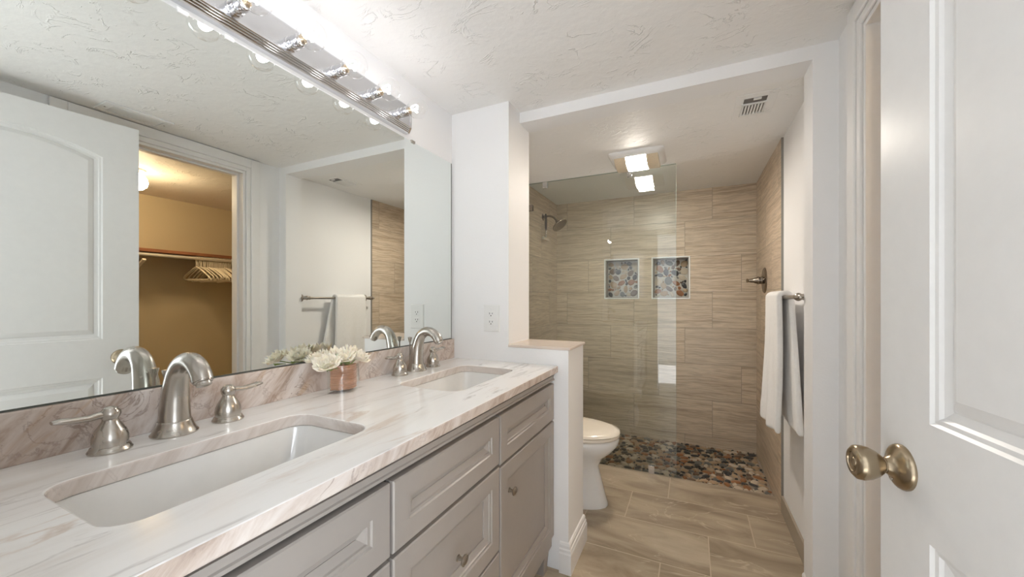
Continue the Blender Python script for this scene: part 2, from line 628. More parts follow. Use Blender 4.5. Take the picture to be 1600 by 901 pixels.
m.box((-1.2, -2.6, 0), (3.3, -2.5, 2.3))
struct(m, 'wall_unseen_bedroom_back', M['wall'])
m = MB(); m.box((1.68, -.05, 0), (3.3, .0, 2.4)); m.box((-1.2, -.05, 0), (-.2, 0, 2.4)); m.box((-.2, -.05, H + .1), (1.68, 0, 2.4)); struct(m, 'wall_unseen_bedroom_front', M['wall'])
m = MB(); m.box((-.2, -.05, H), (1.68, YH2, H + .1))
struct(m, 'ceiling', M['ceil'])
m = MB(); m.box((-.2, YH2 - .004, HS), (1.68, YF + .2, HS + .12))
struct(m, 'ceiling_shower', M['ceil'])
m = MB(); m.box((-.2, -.05, -.08), (0, Y1, H))
struct(m, 'wall_left', M['wall'])
m = MB(); m.box((-.2, Y1, -.08), (XSL - .012, YF + .1, HS))
struct(m, 'wall_left_toilet', M['wall'])
# wing wall, low wall beside the vanity
m = MB(); m.box((-.09, Y1, 0), (XW, YH2, H)); 
struct(m, 'wall_wing', M['wall'])
m = MB(); m.box((XW, Y1, 0), (XHW, YH2, .968))
struct(m, 'wall_half', M['wall'])
m = MB(); m.box((XW, Y1 - .008, .968), (XHW + .009, YH2 + .006, .981))
struct(m, 'trim_half_wall_cap', plain('beige_stone_cap', (.70, .61, .54), .25), bevel=.003)
# beam and right stub
m = MB(); m.box((XW, YH1, ZH), (XR, YH2, H)); m.box((XR, YH1, 0), (1.68, YH2, H))
struct(m, 'wall_front', M['wall'])
# right wall with the closet doorway
CY0, CY1, CZT = .735, 1.49, 2.028
m = MB(); m.box((XRW, YN, 0), (1.68, CY0, H)); m.box((XRW, CY1, 0), (1.68, YH1, H)); m.box((XRW, CY0, CZT), (1.68, CY1, H))
struct(m, 'wall_right', M['wall'])
m = MB(); m.box((XSR + .010, YH2, 0), (1.68, YF + .1, HS))
struct(m, 'wall_right_toilet', M['wall'])
# near wall: doorway behind the camera and a small window
WX0, WX1, WZ0, WZ1 = .10, .50, 1.22, 1.86
m = MB()
m.box((0, -.05, 0), (WX0, YN, H)); m.box((WX0, -.05, 0), (WX1, YN, WZ0)); m.box((WX0, -.05, WZ1), (WX1, YN, H))
m.box((WX1, -.05, 0), (.68, YN, H)); m.box((.68, -.05, 2.045), (1.51, YN, H)); m.box((1.51, -.05, 0), (1.68, YN, H))
struct(m, 'wall_near', M['wall'])
m = MB()
m.box((WX0 - .05, YN, WZ0 - .05), (WX0, YN + .018, WZ1 + .05)); m.box((WX1, YN, WZ0 - .05), (WX1 + .05, YN + .018, WZ1 + .05))
m.box((WX0, YN, WZ1), (WX1, YN + .018, WZ1 + .05)); m.box((WX0, YN, WZ0 - .05), (WX1, YN + .018, WZ0))
w1 = struct(m, 'window_1', M['trim'], bevel=.003)
m = MB()
k = 0
z = WZ0 + .02
while z < WZ1 - .03:
    m.poly([(WX0 + .006, .012, z), (WX1 - .006, .012, z), (WX1 - .006, .036, z + .012), (WX0 + .006, .036, z + .012)])
    z += .03
m.box((WX0 + .004, .005, WZ1 - .03), (WX1 - .004, .04, WZ1 - .002))
build(m, 'blind_slats', M['blind'], w1, solid=.002)

# closet beyond the right wall
CXB, CH = 3.15, 2.085
m = MB(); m.box((1.68, .04, -.08), (CXB + .1, 2.7, 0)); struct(m, 'floor_closet', M['carpet'])
m = MB(); m.box((1.68, .04, CH), (CXB + .1, 2.7, CH + .1)); struct(m, 'ceiling_closet', M['closet_ceil'])
m = MB(); m.box((CXB, .04, 0), (CXB + .1, 2.7, CH)); struct(m, 'wall_closet_back', M['closet_wall'])
m = MB(); m.box((1.68, 2.6, 0), (CXB, 2.7, CH)); struct(m, 'wall_closet_far', M['closet_wall'])
m = MB(); m.box((1.68, 0, 0), (CXB + .1, .04, CH)); struct(m, 'wall_closet_near', M['closet_wall'])

# closet door casing and jamb
def casing_profile(mb, face_x, y0, y1, z0, z1):
    mb.box((face_x - .014, y0, z0), (face_x, y1, z1))
m = MB()
cw = .085
def cas(pts):   # stepped casing: thick outer band, thinner inner band
    pass
m.box((XRW - .018, CY1 + .028, 0), (XRW, CY1 + cw, H - .004)); m.box((XRW - .012, CY1, 0), (XRW, CY1 + .028, CZT + .028))
m.box((XRW - .018, CY0 - cw, 0), (XRW, CY0 - .028, H - .004)); m.box((XRW - .012, CY0 - .028, 0), (XRW, CY0, CZT + .028))
m.box((XRW - .018, CY0 - .028, CZT + .028), (XRW, CY1 + .028, CZT + .086)); m.box((XRW - .012, CY0, CZT), (XRW, CY1, CZT + .028))
struct(m, 'trim_closet_casing', M['trim'], bevel=.004)
m = MB()
m.box((XRW - .004, CY1 - .016, 0), (1.69, CY1, CZT)); m.box((XRW - .004, CY0, 0), (1.69, CY0 + .016, CZT)); m.box((XRW - .004, CY0 + .016, CZT - .016), (1.69, CY1 - .016, CZT))
m.box((1.61, CY1 - .028, 0), (1.645, CY1 - .016, CZT - .016)); m.box((1.61, CY0 + .016, CZT - .028), (1.645, CY1 - .028, CZT - .016))
struct(m, 'trim_closet_jamb', M['trim'], bevel=.002)
# brown edge of the closet wall behind the jamb
# entry doorway casing
m = MB()
m.box((.60, YN, 0), (.68, YN + .016, 2.10)); m.box((.68, YN, 2.045), (1.51, YN + .016, 2.10))
struct(m, 'trim_entry_casing', M['trim'], bevel=.003)

# white baseboard round the low wall: stepped ogee
def base_loft(path, prof, name):
    mb = MB()
    loops = []
    for (px, py, nx, ny) in path:
        loops.append([(px + nx * d, py + ny * d, z) for d, z in prof])
    mb.loft(loops, True, True, True, 0, False)
    return struct(mb, name, M['trim'])
prof = [(0, 0), (.016, 0), (.016, .085), (.013, .092), (.013, .103), (.009, .108), (.009, .12), (.005, .128), (0, .132)]
base_loft([(.570, Y1, 0, -1), (XHW, Y1, 1, -1), (XHW, YH2, 1, 1), (XW, YH2, 0, 1)], prof, 'baseboard_half_wall')
base_loft([(XR, YH2 - .002, -1, 0), (XR, YH1, -1, -1), (XRW - .018, YH1, 0, -1)], [(d * .8, z * .9) for d, z in prof], 'baseboard_front')
# stone skirting in the toilet area
m = MB(); m.box((XSR - .002, YH2, 0), (XSR + .010, YT, .092))
struct(m, 'baseboard_right', M['tile_base'], bevel=.002)

# shower walls
m = MB(); m.box((XSL - .012, YG - .03, -.1), (XSL, YF, HS)); struct(m, 'wall_shower_left', M['tile_side'])
m = MB(); m.box((XSR, YT, -.1), (XSR + .012, YF, HS)); struct(m, 'wall_shower_right', M['tile_side'])
m = MB(); m.box((XSR - .001, YT - .006, 0), (XSR + .010, YT, HS)); struct(m, 'trim_tile_edge', plain('gray_edge_strip', (.30, .29, .27), .35, .6))
N = [(.385, .667), (.790, 1.071)]
NZ0, NZ1 = 1.203, 1.540
m = MB()
xs = [XSL - .02, N[0][0], N[0][1], N[1][0], N[1][1], XSR + .02]
m.box((xs[0], YF, -.1), (xs[5], YF + .10, NZ0)); m.box((xs[0], YF, NZ1), (xs[5], YF + .10, HS))
for i in (0, 2, 4):
    m.box((xs[i], YF, NZ0), (xs[i + 1], YF + .10, NZ1))
struct(m, 'wall_back', M['tile_back'])

def pebble_field(mb, region, n_try, r_hi, r_lo, to3, seed, hgt):
    """river pebbles packed flat, every stone a low dome"""
    rnd = random.Random(seed)
    u0, u1, v0, v1 = region
    cell = r_hi * 2
    grid = {}
    placed = []
    for t in range(n_try):
        fr = t / n_try
        r = r_lo + (r_hi - r_lo) * max(0.0, (1 - fr * 1.15)) ** 1.3 * rnd.uniform(.75, 1)
        r = max(r, r_lo)
        u, v = rnd.uniform(u0 + r * .9, u1 - r * .9), rnd.uniform(v0 + r * .9, v1 - r * .9)
        gi, gj = int(u / cell), int(v / cell)
        ok = True
        for a in (-1, 0, 1):
            for b in (-1, 0, 1):
                for (pu, pv, pr) in grid.get((gi + a, gj + b), ()):
                    if (pu - u) ** 2 + (pv - v) ** 2 < (pr + r) ** 2 * .90:
                        ok = False; break
                if not ok: break
            if not ok: break
        if ok:
            grid.setdefault((gi, gj), []).append((u, v, r))
            placed.append((u, v, r))
    for (u, v, r) in placed:
        mi = rnd.choices([1, 2, 3, 4, 5, 6], [28, 9, 24, 15, 14, 10])[0]
        el = rnd.uniform(.60, 1.0)
        th = rnd.uniform(0, PI)
        ph = [rnd.uniform(.88, 1.1) for _ in range(10)]
        loops = []
        for q, h in ((1.0, -.2), (.97, .35), (.78, .8), (.42, 1.0)):
            L = []
            for k in range(10):
                a = 2 * PI * k / 10
                x, y = r * q * ph[k] * math.cos(a) * 1.14, r * q * ph[k] * math.sin(a) * el
                L.append(to3(u + x * math.cos(th) - y * math.sin(th), v + x * math.sin(th) + y * math.cos(th), h * hgt))
            loops.append(L)
        mb.loft(loops, True, False, True, mi, True)

m = MB(); m.box((XSL, YG, -.10), (XSR, YF, -.012), 0)
pebble_field(m, (XSL + .004, XSR - .004, YG + .004, YF - .004), 45000, .031, .0065, lambda u, v, h: (u, v, -.012 + h), 3, .009)
struct(m, 'floor_shower', [M['grout']] + PEB)
m = MB(); m.box((XSL, YG - .012, -.03), (XSR, YG, .001)); struct(m, 'trim_shower_edge', M['tile_base'])

for i, (nx0, nx1) in enumerate(N):
    t = thing('wall_niche', ['recessed pebble-backed wall niche behind the glass, farther from the valve',
                             'recessed pebble-backed wall niche crossed by the glass edge, nearer the valve'][i], 'niche', (nx0, YF, NZ0))
    m = MB(); fw = .011
    a, b, c, d = nx0 - fw, nx1 + fw, NZ0 - fw, NZ1 + fw
    m.box((a, YF - .006, c), (nx0, YF + .01, d)); m.box((nx1, YF - .006, c), (b, YF + .01, d))
    m.box((nx0, YF - .006, c), (nx1, YF + .01, NZ0)); m.box((nx0, YF - .006, NZ1), (nx1, YF + .01, d))
    build(m, 'frame', M['trim'], t, bevel=.002)
    m = MB(); g_ = .0005
    m.box((nx0, YF + .01, NZ0), (nx0 + .006, YF + .095, NZ1)); m.box((nx1 - .006, YF + .01, NZ0), (nx1, YF + .095, NZ1))
    m.box((nx0 + .006, YF + .01, NZ0), (nx1 - .006, YF + .095, NZ0 + .006)); m.box((nx0 + .006, YF + .01, NZ1 - .006), (nx1 - .006, YF + .095, NZ1))
    build(m, 'lining', plain('niche_lining_stone', (.30, .27, .24), .4), t)
    m = MB(); m.box((nx0 + .006, YF + .088, NZ0 + .006), (nx1 - .006, YF + .099, NZ1 - .006), 0)
    pebble_field(m, (nx0 + .008, nx1 - .008, NZ0 + .008, NZ1 - .008), 5000, .034, .008, lambda u, v, h: (u, YF + .088 - h, v), 11 + i, .006)
    build(m, 'pebble_back', [plain('pale_pebble_grout', (.50, .47, .43), .8)] + PEB, t)

# ------------------------------------------------------------ mirror
t = thing('wall_mirror', 'large frameless wall mirror above the marble backsplash', 'mirror', (0.001, .85, ZMB))
m = MB(); m.box((.001, .068, ZMB + .001), (.006, 1.573, ZMT))
build(m, 'mirror_glass', M['mirror'], t)
m = MB(); m.box((.0008, .068, ZMB), (.0066, 1.573, ZMB + .004)); m.box((.0008, 1.573, ZMB), (.0066, 1.577, ZMT))
build(m, 'edge_strip', plain('dark_mirror_edge', (.10, .11, .10), .3, .5), t)
for y in (.20, .473, .573, 1.288):
    m = MB()
    m.prism([(.0, y - .012, ZMT + .006), (.0, y + .012, ZMT + .006), (.0, y + .010, ZMT - .006), (.0, y - .010, ZMT - .006)], (.0095, 0, 0))
    build(m, 'clip', M['plastic'] if y < 1.2 else M['pewter'], t, bevel=.001)

# ------------------------------------------------------------ vanity light bar
t = thing('vanity_light', 'polished bar vanity light with clear globe bulbs above the mirror', 'wall lamp', (0, .78, 1.885))
LY0, LY1 = .325, 1.24
def arch_sec(y):     # channel section: ribbed lower flank, flat mirror face, rounded top
    P = [(.0, 1.884), (.018, 1.884), (.022, 1.887), (.0225, 1.891), (.025, 1.893), (.0255, 1.897), (.028, 1.899), (.0285, 1.903), (.031, 1.905), (.0312, 1.909), (.030, 1.912),
         (.030, 1.988), (.026, 1.994), (.018, 1.996), (.0, 1.996)]
    return [(x, y, z) for x, z in P]
m = MB(); m.loft([arch_sec(LY0), arch_sec(LY1)], True, True, True, 0, False)
build(m, 'bar', M['bar_face'], t)
m = MB()
for (zz, xx) in ((1.8885, .0222), (1.8945, .0252), (1.9005, .0282), (1.9065, .0312)):
    m.tube([(xx, LY0 + .001, zz), (xx, LY1 - .001, zz)], .0022, 8)
build(m, 'ribs', brushed('chrome_painted_dark_reflection', (.52, .50, .49), .12), t)  # chrome darkened in its colour to stand in for dark reflections
for ye, dy_ in ((LY1, .010), (LY0, -.010)):
    m = MB()
    m.prism([(.0, ye, 1.883), (.020, ye, 1.883), (.033, ye, 1.905), (.033, ye, 1.984), (.020, ye, 1.996), (.0, ye, 1.996)], (0, dy_, 0))
    build(m, 'end_cap', M['chrome'], t, bevel=.003)
BZ = 1.938
for k in range(6):
    y = 1.178 - .1515 * k
    m = MB(); m.lathe([(.020, .0), (.0205, .004), (.0185, .006), (.0185, .022), (.0178, .0235), (.0178, .0255), (.0185, .027), (.0185, .047), (.0165, .049)], (.030, y, BZ), (1, 0, 0), 24)
    build(m, 'socket', M['chrome'], t)
    m = MB()
    bp_ = [(.013, .076), (.0135, .080), (.0165, .086)] + [(.039 * math.sin(a), .121 - .039 * math.cos(a)) for a in [math.radians(q) for q in range(32, 180, 12)]] + [(.0008, .160)]
    m.lathe(bp_, (0, y, BZ), (1, 0, 0), 28, cap0=False)
    bo = build(m, 'bulb', M['bulb_glass'], t)
    m = MB(); m.lathe([(.0125, .0765), (.0125, .083), (.008, .087), (.004, .094)], (0, y, BZ), (1, 0, 0), 16)
    build(m, 'bulb_stem', brushed('bulb_base_brass', (.75, .60, .42), .2), bo)
    m = MB()
    loop = [(.100 + .02 * math.sin(2 * PI * q / 14) ** 2, y + .013 * math.cos(2 * PI * q / 14), BZ + .013 * math.sin(2 * PI * q / 14)) for q in range(14)]
    m.tube(loop, .0022, 8, closed=True)
    m.tube([(.094, y, BZ), (.122, y, BZ)], .003, 8)
    build(m, 'filament', M['filament'], bo)
    lo = lamp('bulb_light', 'POINT', (.121, y, BZ), BULB_W, (1.0, .98, .98), .014)

# ------------------------------------------------------------ vanity cabinet
FX = .545           # face of doors and drawers
VY0, VY1 = .070, 1.582
t = thing('vanity_cabinet', 'taupe painted double vanity cabinet with recessed-panel doors under the marble top', 'cabinet', (.27, .826, 0))
m = MB()
m.box((.02, VY0, .135), (.522, VY1, .66)); m.box((.485, VY0, .66), (.522, VY1, .868)); m.box((.02, VY0, .66), (.485, VY0 + .018, .868))
m.box((.02, VY1 - .018, .66), (.485, VY1, .868)); m.box((.02, VY0 + .018, .66), (.034, VY1 - .018, .868))
build(m, 'body', M['cab'], t, bevel=.0015)
# cornice moulding under the top
pf = [(.500, .828), (.534, .828), (.534, .831), (.545, .834), (.545, .840), (.5415, .842), (.5415, .853), (.545, .8545), (.545, .857), (.508, .857), (.508, .8685), (.500, .8685)]
m = MB(); m.loft([[(x, VY0, z) for x, z in pf], [(x, VY1 + .003, z) for x, z in pf]], True, True, True, 0, False)
build(m, 'cornice', M['cab'], t)
# base rail with a shallow arch between the feet
m = MB()
rail = [(VY0, .0), (VY0 + .07, .0), (VY0 + .075, .05), (VY0 + .10, .085), (VY0 + .16, .105), (VY1 - .16, .105), (VY1 - .10, .085), (VY1 - .075, .05), (VY1 - .07, .0), (VY1, .0), (VY1, .150), (VY0, .150)]
rail = [(VY0, .100), (VY1, .100), (VY1, .150), (VY0, .150)]
m.prism([(.512, y, z) for y, z in rail], (.022, 0, 0))
build(m, 'base_rail', M['cab'], t, bevel=.002)
for (x0, y0) in ((.464, VY1 - .072), (.464, VY0 + .008), (.05, VY1 - .085), (.05, VY0 + .02)):
    m = MB()
    m.loft([rrect(x0 + .012, x0 + .053, y0 + .012, y0 + .053, .003, 0, 2), rrect(x0, x0 + .065, y0, y0 + .065, .003, .135, 2)], True, True, True, 0, False)
    build(m, 'foot', M['cab'], t)

def panel(name, y0, y1, z0, z1, fr=.048, x=FX):
    """framed front: flat frame, stepped moulding, recessed panel"""
    mb = MB()
    seq = [(0, -.022), (0, -.003), (.003, 0), (fr, 0), (fr + .0025, -.004), (fr + .009, -.004), (fr + .0105, -.008), (fr + .026, -.015), (fr + .026, -.0185)]
    loops = [[(x + d, y0 + i, z0 + i), (x + d, y1 - i, z0 + i), (x + d, y1 - i, z1 - i), (x + d, y0 + i, z1 - i)] for i, d in seq]
    mb.loft(loops, True, True, True, 0, False)
    return build(mb, name, M['cab'], t)

def knob(parent, y, z, label=None):
    mb = MB()
    mb.lathe([(.0095, 0), (.0095, .0025), (.006, .004), (.005, .012), (.008, .016), (.0155, .0185), (.0165, .0215), (.0135, .0235), (.0125, .0228), (.009, .0252), (.004, .0265), (.0005, .027)], (FX, y, z), (1, 0, 0), 24, sy=.86)
    return build(mb, 'knob', M['pewter'], parent)

YA, YB = .587, 1.063
panel('drawer_front', VY0 + .004, YA - .004, .671, .820)
panel('drawer_front', YA + .004, YB - .004, .671, .820)
panel('drawer_front', YB + .004, VY1 - .002, .663, .820)
d = panel('door', VY0 + .004, YA - .004, .153, .662); knob(d, YA - .07, .557)
d = panel('drawer', YA + .004, YB - .004, .400, .661); knob(d, (YA + YB) / 2, .520)
d = panel('drawer', YA + .004, YB - .004, .153, .392); knob(d, (YA + YB) / 2, .275)
d = panel('door', YB + .004, VY1 - .002, .153, .654); knob(d, YB + .066, .557)
m = MB(); m.box((.5215, YA - .004, .153), (.5235, YA + .004, .82)); m.box((.5215, YB - .004, .153), (.5235, YB + .004, .82))
m.box((.5215, VY0, .661), (.5235, VY1, .672)); m.box((.5215, VY0, .820), (.5235, VY1, .828))
build(m, 'reveal_shade', M['dark'], t)  # dark strips on the body stand in for shade between fronts

# ------------------------------------------------------------ marble top with two cut-outs
SK = [(.178, .430, .212, .648), (.170, .428, 1.000, 1.432)]
def slab_with_holes(mb, outer, holes, z0, z1, mi_top=0, mi_edge=1):
    bm = bmesh.new()
    loops = [outer] + holes
    edges = []
    for lp in loops:
        vs = [bm.verts.new((p[0], p[1], z1)) for p in lp]
        edges += [bm.edges.new((vs[i], vs[(i + 1) % len(vs)])) for i in range(len(vs))]
    bmesh.ops.triangle_fill(bm, edges=edges, use_beauty=True)
    bm.verts.index_update()
    pts = [v.co.copy() for v in bm.verts]
    fs = [[v.index for v in f.verts] for f in bm.faces]
    bm.free()
    a = mb.add([(p.x, p.y, z1) for p in pts])
    b = mb.add([(p.x, p.y, z0) for p in pts])
    for f in fs:
        mb.face([a + i for i in f], mi_top); mb.face([b + i for i in f][::-1], mi_edge)
    k = 0
    for lp in loops:
        n = len(lp)
        for i in range(n):
            j = (i + 1) % n
            mb.face([a + k + i, a + k + j, b + k + j, b + k + i], 2 if lp is outer else mi_edge)
        k += n
m = MB()
XC = .562
outer = [(.001, YN + .003), (XC, YN + .003), (XC, Y1 - .001), (.001, Y1 - .001)]
slab_with_holes(m, outer, [[p[:2] for p in rrect(a, b, c, d, .045, 0, 8)] for a, b, c, d in SK], .869, CT)
o = build(m, 'countertop', [M['top'], M['edge'], M['outer_edge']], None, loc=(.28, .826, .869), bevel=.0035)
tag(o, 'white marble vanity top with beige veins and two sink cut-outs', 'countertop')
m = MB(); m.box((.001, YN + .003, CT), (.016, Y1 - .001, ZMB))
o = build(m, 'backsplash', [M['splash']], None, loc=(.008, .826, CT), bevel=.0015)
tag(o, 'low pinkish veined marble backsplash strip below the mirror', 'backsplash')

# ------------------------------------------------------------ sinks
for i, (a, b, c, d) in enumerate(SK):
    yc = (c + d) / 2; xc = (a + b) / 2
    t = thing('undermount_sink', ['white rectangular undermount sink at the near end of the vanity', 'white rectangular undermount sink at the far end beside the outlet wall'][i], 'sink', (xc, yc, .735))
    m = MB()
    L = [rrect(a - .02, b + .02, c - .02, d + .02, .055, .868, 8), rrect(a - .004, b + .004, c - .004, d + .004, .047, .868, 8),
         rrect(a - .002, b + .002, c - .002, d + .002, .045, .862, 8), rrect(a + .006, b - .006, c + .012, d - .012, .045, .80, 8),
         rrect(a + .016, b - .016, c + .040, d - .040, .042, .758, 8), rrect(a + .035, b - .035, c + .075, d - .075, .04, .742, 8),
         rrect(a + .075, b - .075, c + .14, d - .14, .03, .738, 8)]
    m.loft(L, True, False, True, 0, True)
    lo = [[(p[0] + (p[0] - xc) * .04, p[1] + (p[1] - yc) * .03, p[2] - .012) for p in q] for q in L[1:]]
    m.loft([L[0], [(p[0], p[1], .858) for p in L[0]]] + lo[1:], True, False, True, 0, True)
    build(m, 'basin', M['porc'], t, smooth_angle=60)
    m = MB(); m.lathe([(.024, 0), (.024, .002), (.020, .003), (.018, .001), (.010, .001), (.009, .004), (.0005, .005)], (xc - .03, yc, .7385), (0, 0, 1), 20)
    build(m, 'drain', M['nickel'], t)

# ------------------------------------------------------------ faucets
def faucet(yc, label):
    x0 = .068
    t = thing('faucet', label, 'faucet', (x0, yc, CT))
    m = MB()
    m.lathe([(.041, 0), (.0415, .003), (.039, .006), (.034, .016), (.0305, .026), (.030, .0285), (.0285, .030)], (x0, yc, CT), (0, 0, 1), 28, cap1=False)
    P = [(x0, yc, CT + .027), (x0 + .001, yc, CT + .06), (x0 + .006, yc, CT + .10), (x0 + .020, yc, CT + .140), (x0 + .046, yc, CT + .160), (x0 + .076, yc, CT + .160), (x0 + .101, yc, CT + .143), (x0 + .112, yc, CT + .124)]
    R = [.0285, .0262, .0235, .0205, .0188, .0182, .0182, .0185]
    m.tube(catmull(P, 5), lerp_list(R, 5), 20, up=(0, 1, 0))
    build(m, 'spout', M['nickel'], t)
    m = MB()
    tp = Vector(P[-1]); dr = (Vector(P[-1]) - Vector(P[-2])).normalized()
    m.lathe([(.0165, -.002), (.0165, .003), (.0135, .004), (.0135, .009), (.010, .0095)], tp, dr, 18)
    build(m, 'aerator', M['nickel'], t)
    m = MB()
    m.lathe([(.0028, 0), (.0028, .098), (.005, .102), (.0085, .116), (.009, .120), (.003, .1215)], (x0 - .034, yc, CT + .015), (0, 0, 1), 14)
    build(m, 'lift_rod', M['nickel'], t)
    for sgn in (-1, 1):
        y = yc + sgn * .103
        m = MB()
        m.lathe([(.0315, 0), (.032, .003), (.030, .006), (.0285, .010), (.0255, .012), (.0258, .015), (.0265, .022), (.0255, .031), (.022, .041), (.0165, .050), (.0125, .057), (.0112, .062)], (x0 + .005, y, CT), (0, 0, 1), 24)
        hb = build(m, 'handle', M['nickel'], t)
        m = MB()
        m.lathe([(.0112, 0), (.0135, .004), (.0155, .010), (.0150, .016), (.011, .020), (.0105, .022), (.006, .0245), (.0005, .025)], (x0 + .005, y, CT + .0605), (0, 0, 1), 20)
        zl = CT + .071
        Lp = [(x0 + .005, y, zl), (x0 + .006, y + sgn * .016, zl + .001), (x0 + .007, y + sgn * .032, zl - .001), (x0 + .008, y + sgn * .050, zl + .001), (x0 + .009, y + sgn * .066, zl + .004), (x0 + .009, y + sgn * .076, zl + .004)]
        Rr = [(.0075, .0085), (.0068, .0085), (.0058, .0085), (.0058, .0105), (.0055, .012), (.003, .008)]
        m.tube(Lp, Rr, 14)
        build(m, 'lever', M['nickel'], hb)
    return t
faucet(.432, 'brushed nickel arched faucet with two lever handles behind the near sink')
faucet(1.236, 'brushed nickel arched faucet with two lever handles behind the far sink')

# ------------------------------------------------------------ vase and flowers
vx, vy, vz = .088, .860, CT
def lens(hl, bulge, back, z, n=10, ang=0.22):
    """pointed-oval plan: chord along y, bulging towards the room"""
    pts = []
    for k in range(n + 1):
        s_ = -1 + 2 * k / n
        pts.append((bulge * (1 - s_ * s_), s_ * hl))
    for k in range(1, n):
        s_ = 1 - 2 * k / n
        pts.append((-back * (1 - s_ * s_), s_ * hl))
    ca, sa = math.cos(-ang), math.sin(-ang)
    return [(vx + x * ca - y * sa, vy + x * sa + y * ca, z) for x, y in pts]
t = thing('vase', 'small clear glass vase wrapped inside with woven bark, holding cream flowers', 'vase', (vx, vy, vz))
m = MB()
m.loft([lens(.053, .034, .032, vz), lens(.053, .034, .032, vz + .086)], True, True, False, 0, True)
build(m, 'glass_body', M['vase_glass'], t, smooth_angle=50)
m = MB()
m.loft([lens(.042, .026, .024, vz + .011), lens(.0425, .0262, .024, vz + .05), lens(.042, .026, .024, vz + .084)], True, True, True, 0, True)
for k in range(13):
    zz = vz + .012 + k * .0056
    lp = lens(.0428 + random.uniform(-.0007, .0007), .0268, .0248, zz)
    lp = [(p[0], p[1], p[2] + random.uniform(-.0015, .0015)) for p in lp]
    m.tube(lp, .0021, 6, closed=True)
build(m, 'bark_wrap', M['wrap'], t, smooth_angle=50)

def petal(mb, c, az, tilt, ln, wd, cup, ruff, rnd, mi=0):
    """one curved petal from centre c, opening outward at tilt"""
    nu, nv = 6, 7
    rows = []
    for i in range(nu + 1):
        u = i / nu
        row = []
        w = wd * (math.sin(PI * min(1, .16 + .70 * u)) ** .8)
        a = tilt + cup * (u - .5)
        for j in range(nv + 1):
            s_ = -1 + 2 * j / nv
            r_ = ln * u * math.sin(tilt) + ln * .26 * cup * u * u * math.cos(tilt)
            h_ = ln * u * math.cos(tilt) - ln * .26 * cup * u * u * math.sin(tilt)
            curl = -.22 * w * (s_ * s_) * 1.0
            rf = ruff * u * u * math.sin(5 * s_ + az * 3) * ln
            rr = r_ + curl * math.cos(tilt) * -1 + rf * .5 - abs(s_) ** 3 * ln * .10 * u
            hh = h_ - abs(s_) ** 3 * ln * .16 * u + rf + curl * math.sin(tilt) * -1
            x = rr * math.cos(az) - s_ * w * math.sin(az)
            y = rr * math.sin(az) + s_ * w * math.cos(az)
            row.append((c[0] + x, c[1] + y, c[2] + hh))
        rows.append(row)
    mb.loft(rows, False, False, False, mi, True)

def flower(c, axis, scale, seed, label):
    rnd = random.Random(seed)
    t = thing('peony', label, 'flower', c, group='cream flowers in the glass vase')
    m = MB()
    o0 = (0, 0, 0)
    for (n, tilt, ln, wd, cup) in ((7, 1.12, .050, .026, -.2), (6, .95, .043, .024, -.6), (6, .62, .036, .020, -.9), (5, .34, .029, .015, -.9), (4, .14, .024, .011, -.6)):
        ph = rnd.uniform(0, 6)
        for k in range(n):
            petal(m, o0, ph + 2 * PI * k / n + rnd.uniform(-.15, .15), tilt + rnd.uniform(-.1, .1), ln * scale * rnd.uniform(.9, 1.1), wd * scale * rnd.uniform(.9, 1.1), cup, rnd.uniform(.07, .15), rnd)
    q = Vector((0, 0, 1)).rotation_difference(Vector(axis).normalized())
    m.v = [tuple(Vector(c) + q @ Vector(p)) for p in m.v]
    build(m, 'bloom', M['petal'], t, solid=.0006, smooth_angle=180)
    m = MB()
    m.tube([c, (vx + (c[0] - vx) * .2, vy + (c[1] - vy) * .3, vz + .075), (vx + (c[0] - vx) * .1, vy + (c[1] - vy) * .1, vz + .012)], .0018, 8)
    build(m, 'stem', M['leaf'], t)
    m = MB()
    az = rnd.uniform(0, 6)
    petal(m, (c[0] * .8 + vx * .2, c[1] * .8 + vy * .2, c[2] - .012), az, 1.4, .034, .009, .3, .05, rnd)
    build(m, 'leaf', M['leaf'], t, solid=.0006, smooth_angle=180)
flower((.118, .778, vz + .094), (.35, -.5, .9), .90, 1, 'cream peony bloom leaning out over the near corner of the glass vase')
flower((.098, .836, vz + .102), (.40, -.1, 1), 1.0, 2, 'cream peony bloom standing in the middle of the glass vase')
flower((.092, .902, vz + .095), (.45, .35, .9), .98, 5, 'cream peony bloom at the far corner of the glass vase')
flower((.052, .800, vz + .100), (-.3, -.3, .9), .84, 8, 'cream peony bloom nearest the mirror, leaning to the glass')

# ------------------------------------------------------------ outlet
t = thing('wall_outlet', 'white duplex electrical outlet on the end wall above the far sink', 'outlet', (.2285, Y1, 1.10))
m = MB(); ox, oz = .2285, 1.100
m.loft([[(ox - w, Y1 - d, oz - h), (ox + w, Y1 - d, oz - h), (ox + w, Y1 - d, oz + h), (ox - w, Y1 - d, oz + h)] for w, h, d in ((.042, .0635, 0), (.042, .0635, .003), (.039, .0605, .006))], True, True, True, 0, False)
build(m, 'cover_plate', M['plastic'], t)
for sz in (1, -1):
    zc = oz + sz * .0195
    m = MB()
    m.prism([(ox - .0165, Y1 - .006, zc - .014), (ox + .0165, Y1 - .006, zc - .014), (ox + .0165, Y1 - .006, zc + .014), (ox - .0165, Y1 - .006, zc + .014)], (0, -.002, 0))
    r_ = build(m, 'receptacle', M['plastic'], t, bevel=.001)
    m = MB()
    m.box((ox - .0085, Y1 - .0086, zc - .001), (ox - .0060, Y1 - .0078, zc + .008)); m.box((ox + .0060, Y1 - .0086, zc), (ox + .0085, Y1 - .0078, zc + .007))
    m.lathe([(.0028, 0), (.0028, .0008)], (ox, Y1 - .0078, zc - .007), (0, -1, 0), 10)
    build(m, 'slot', M['slot'], r_)
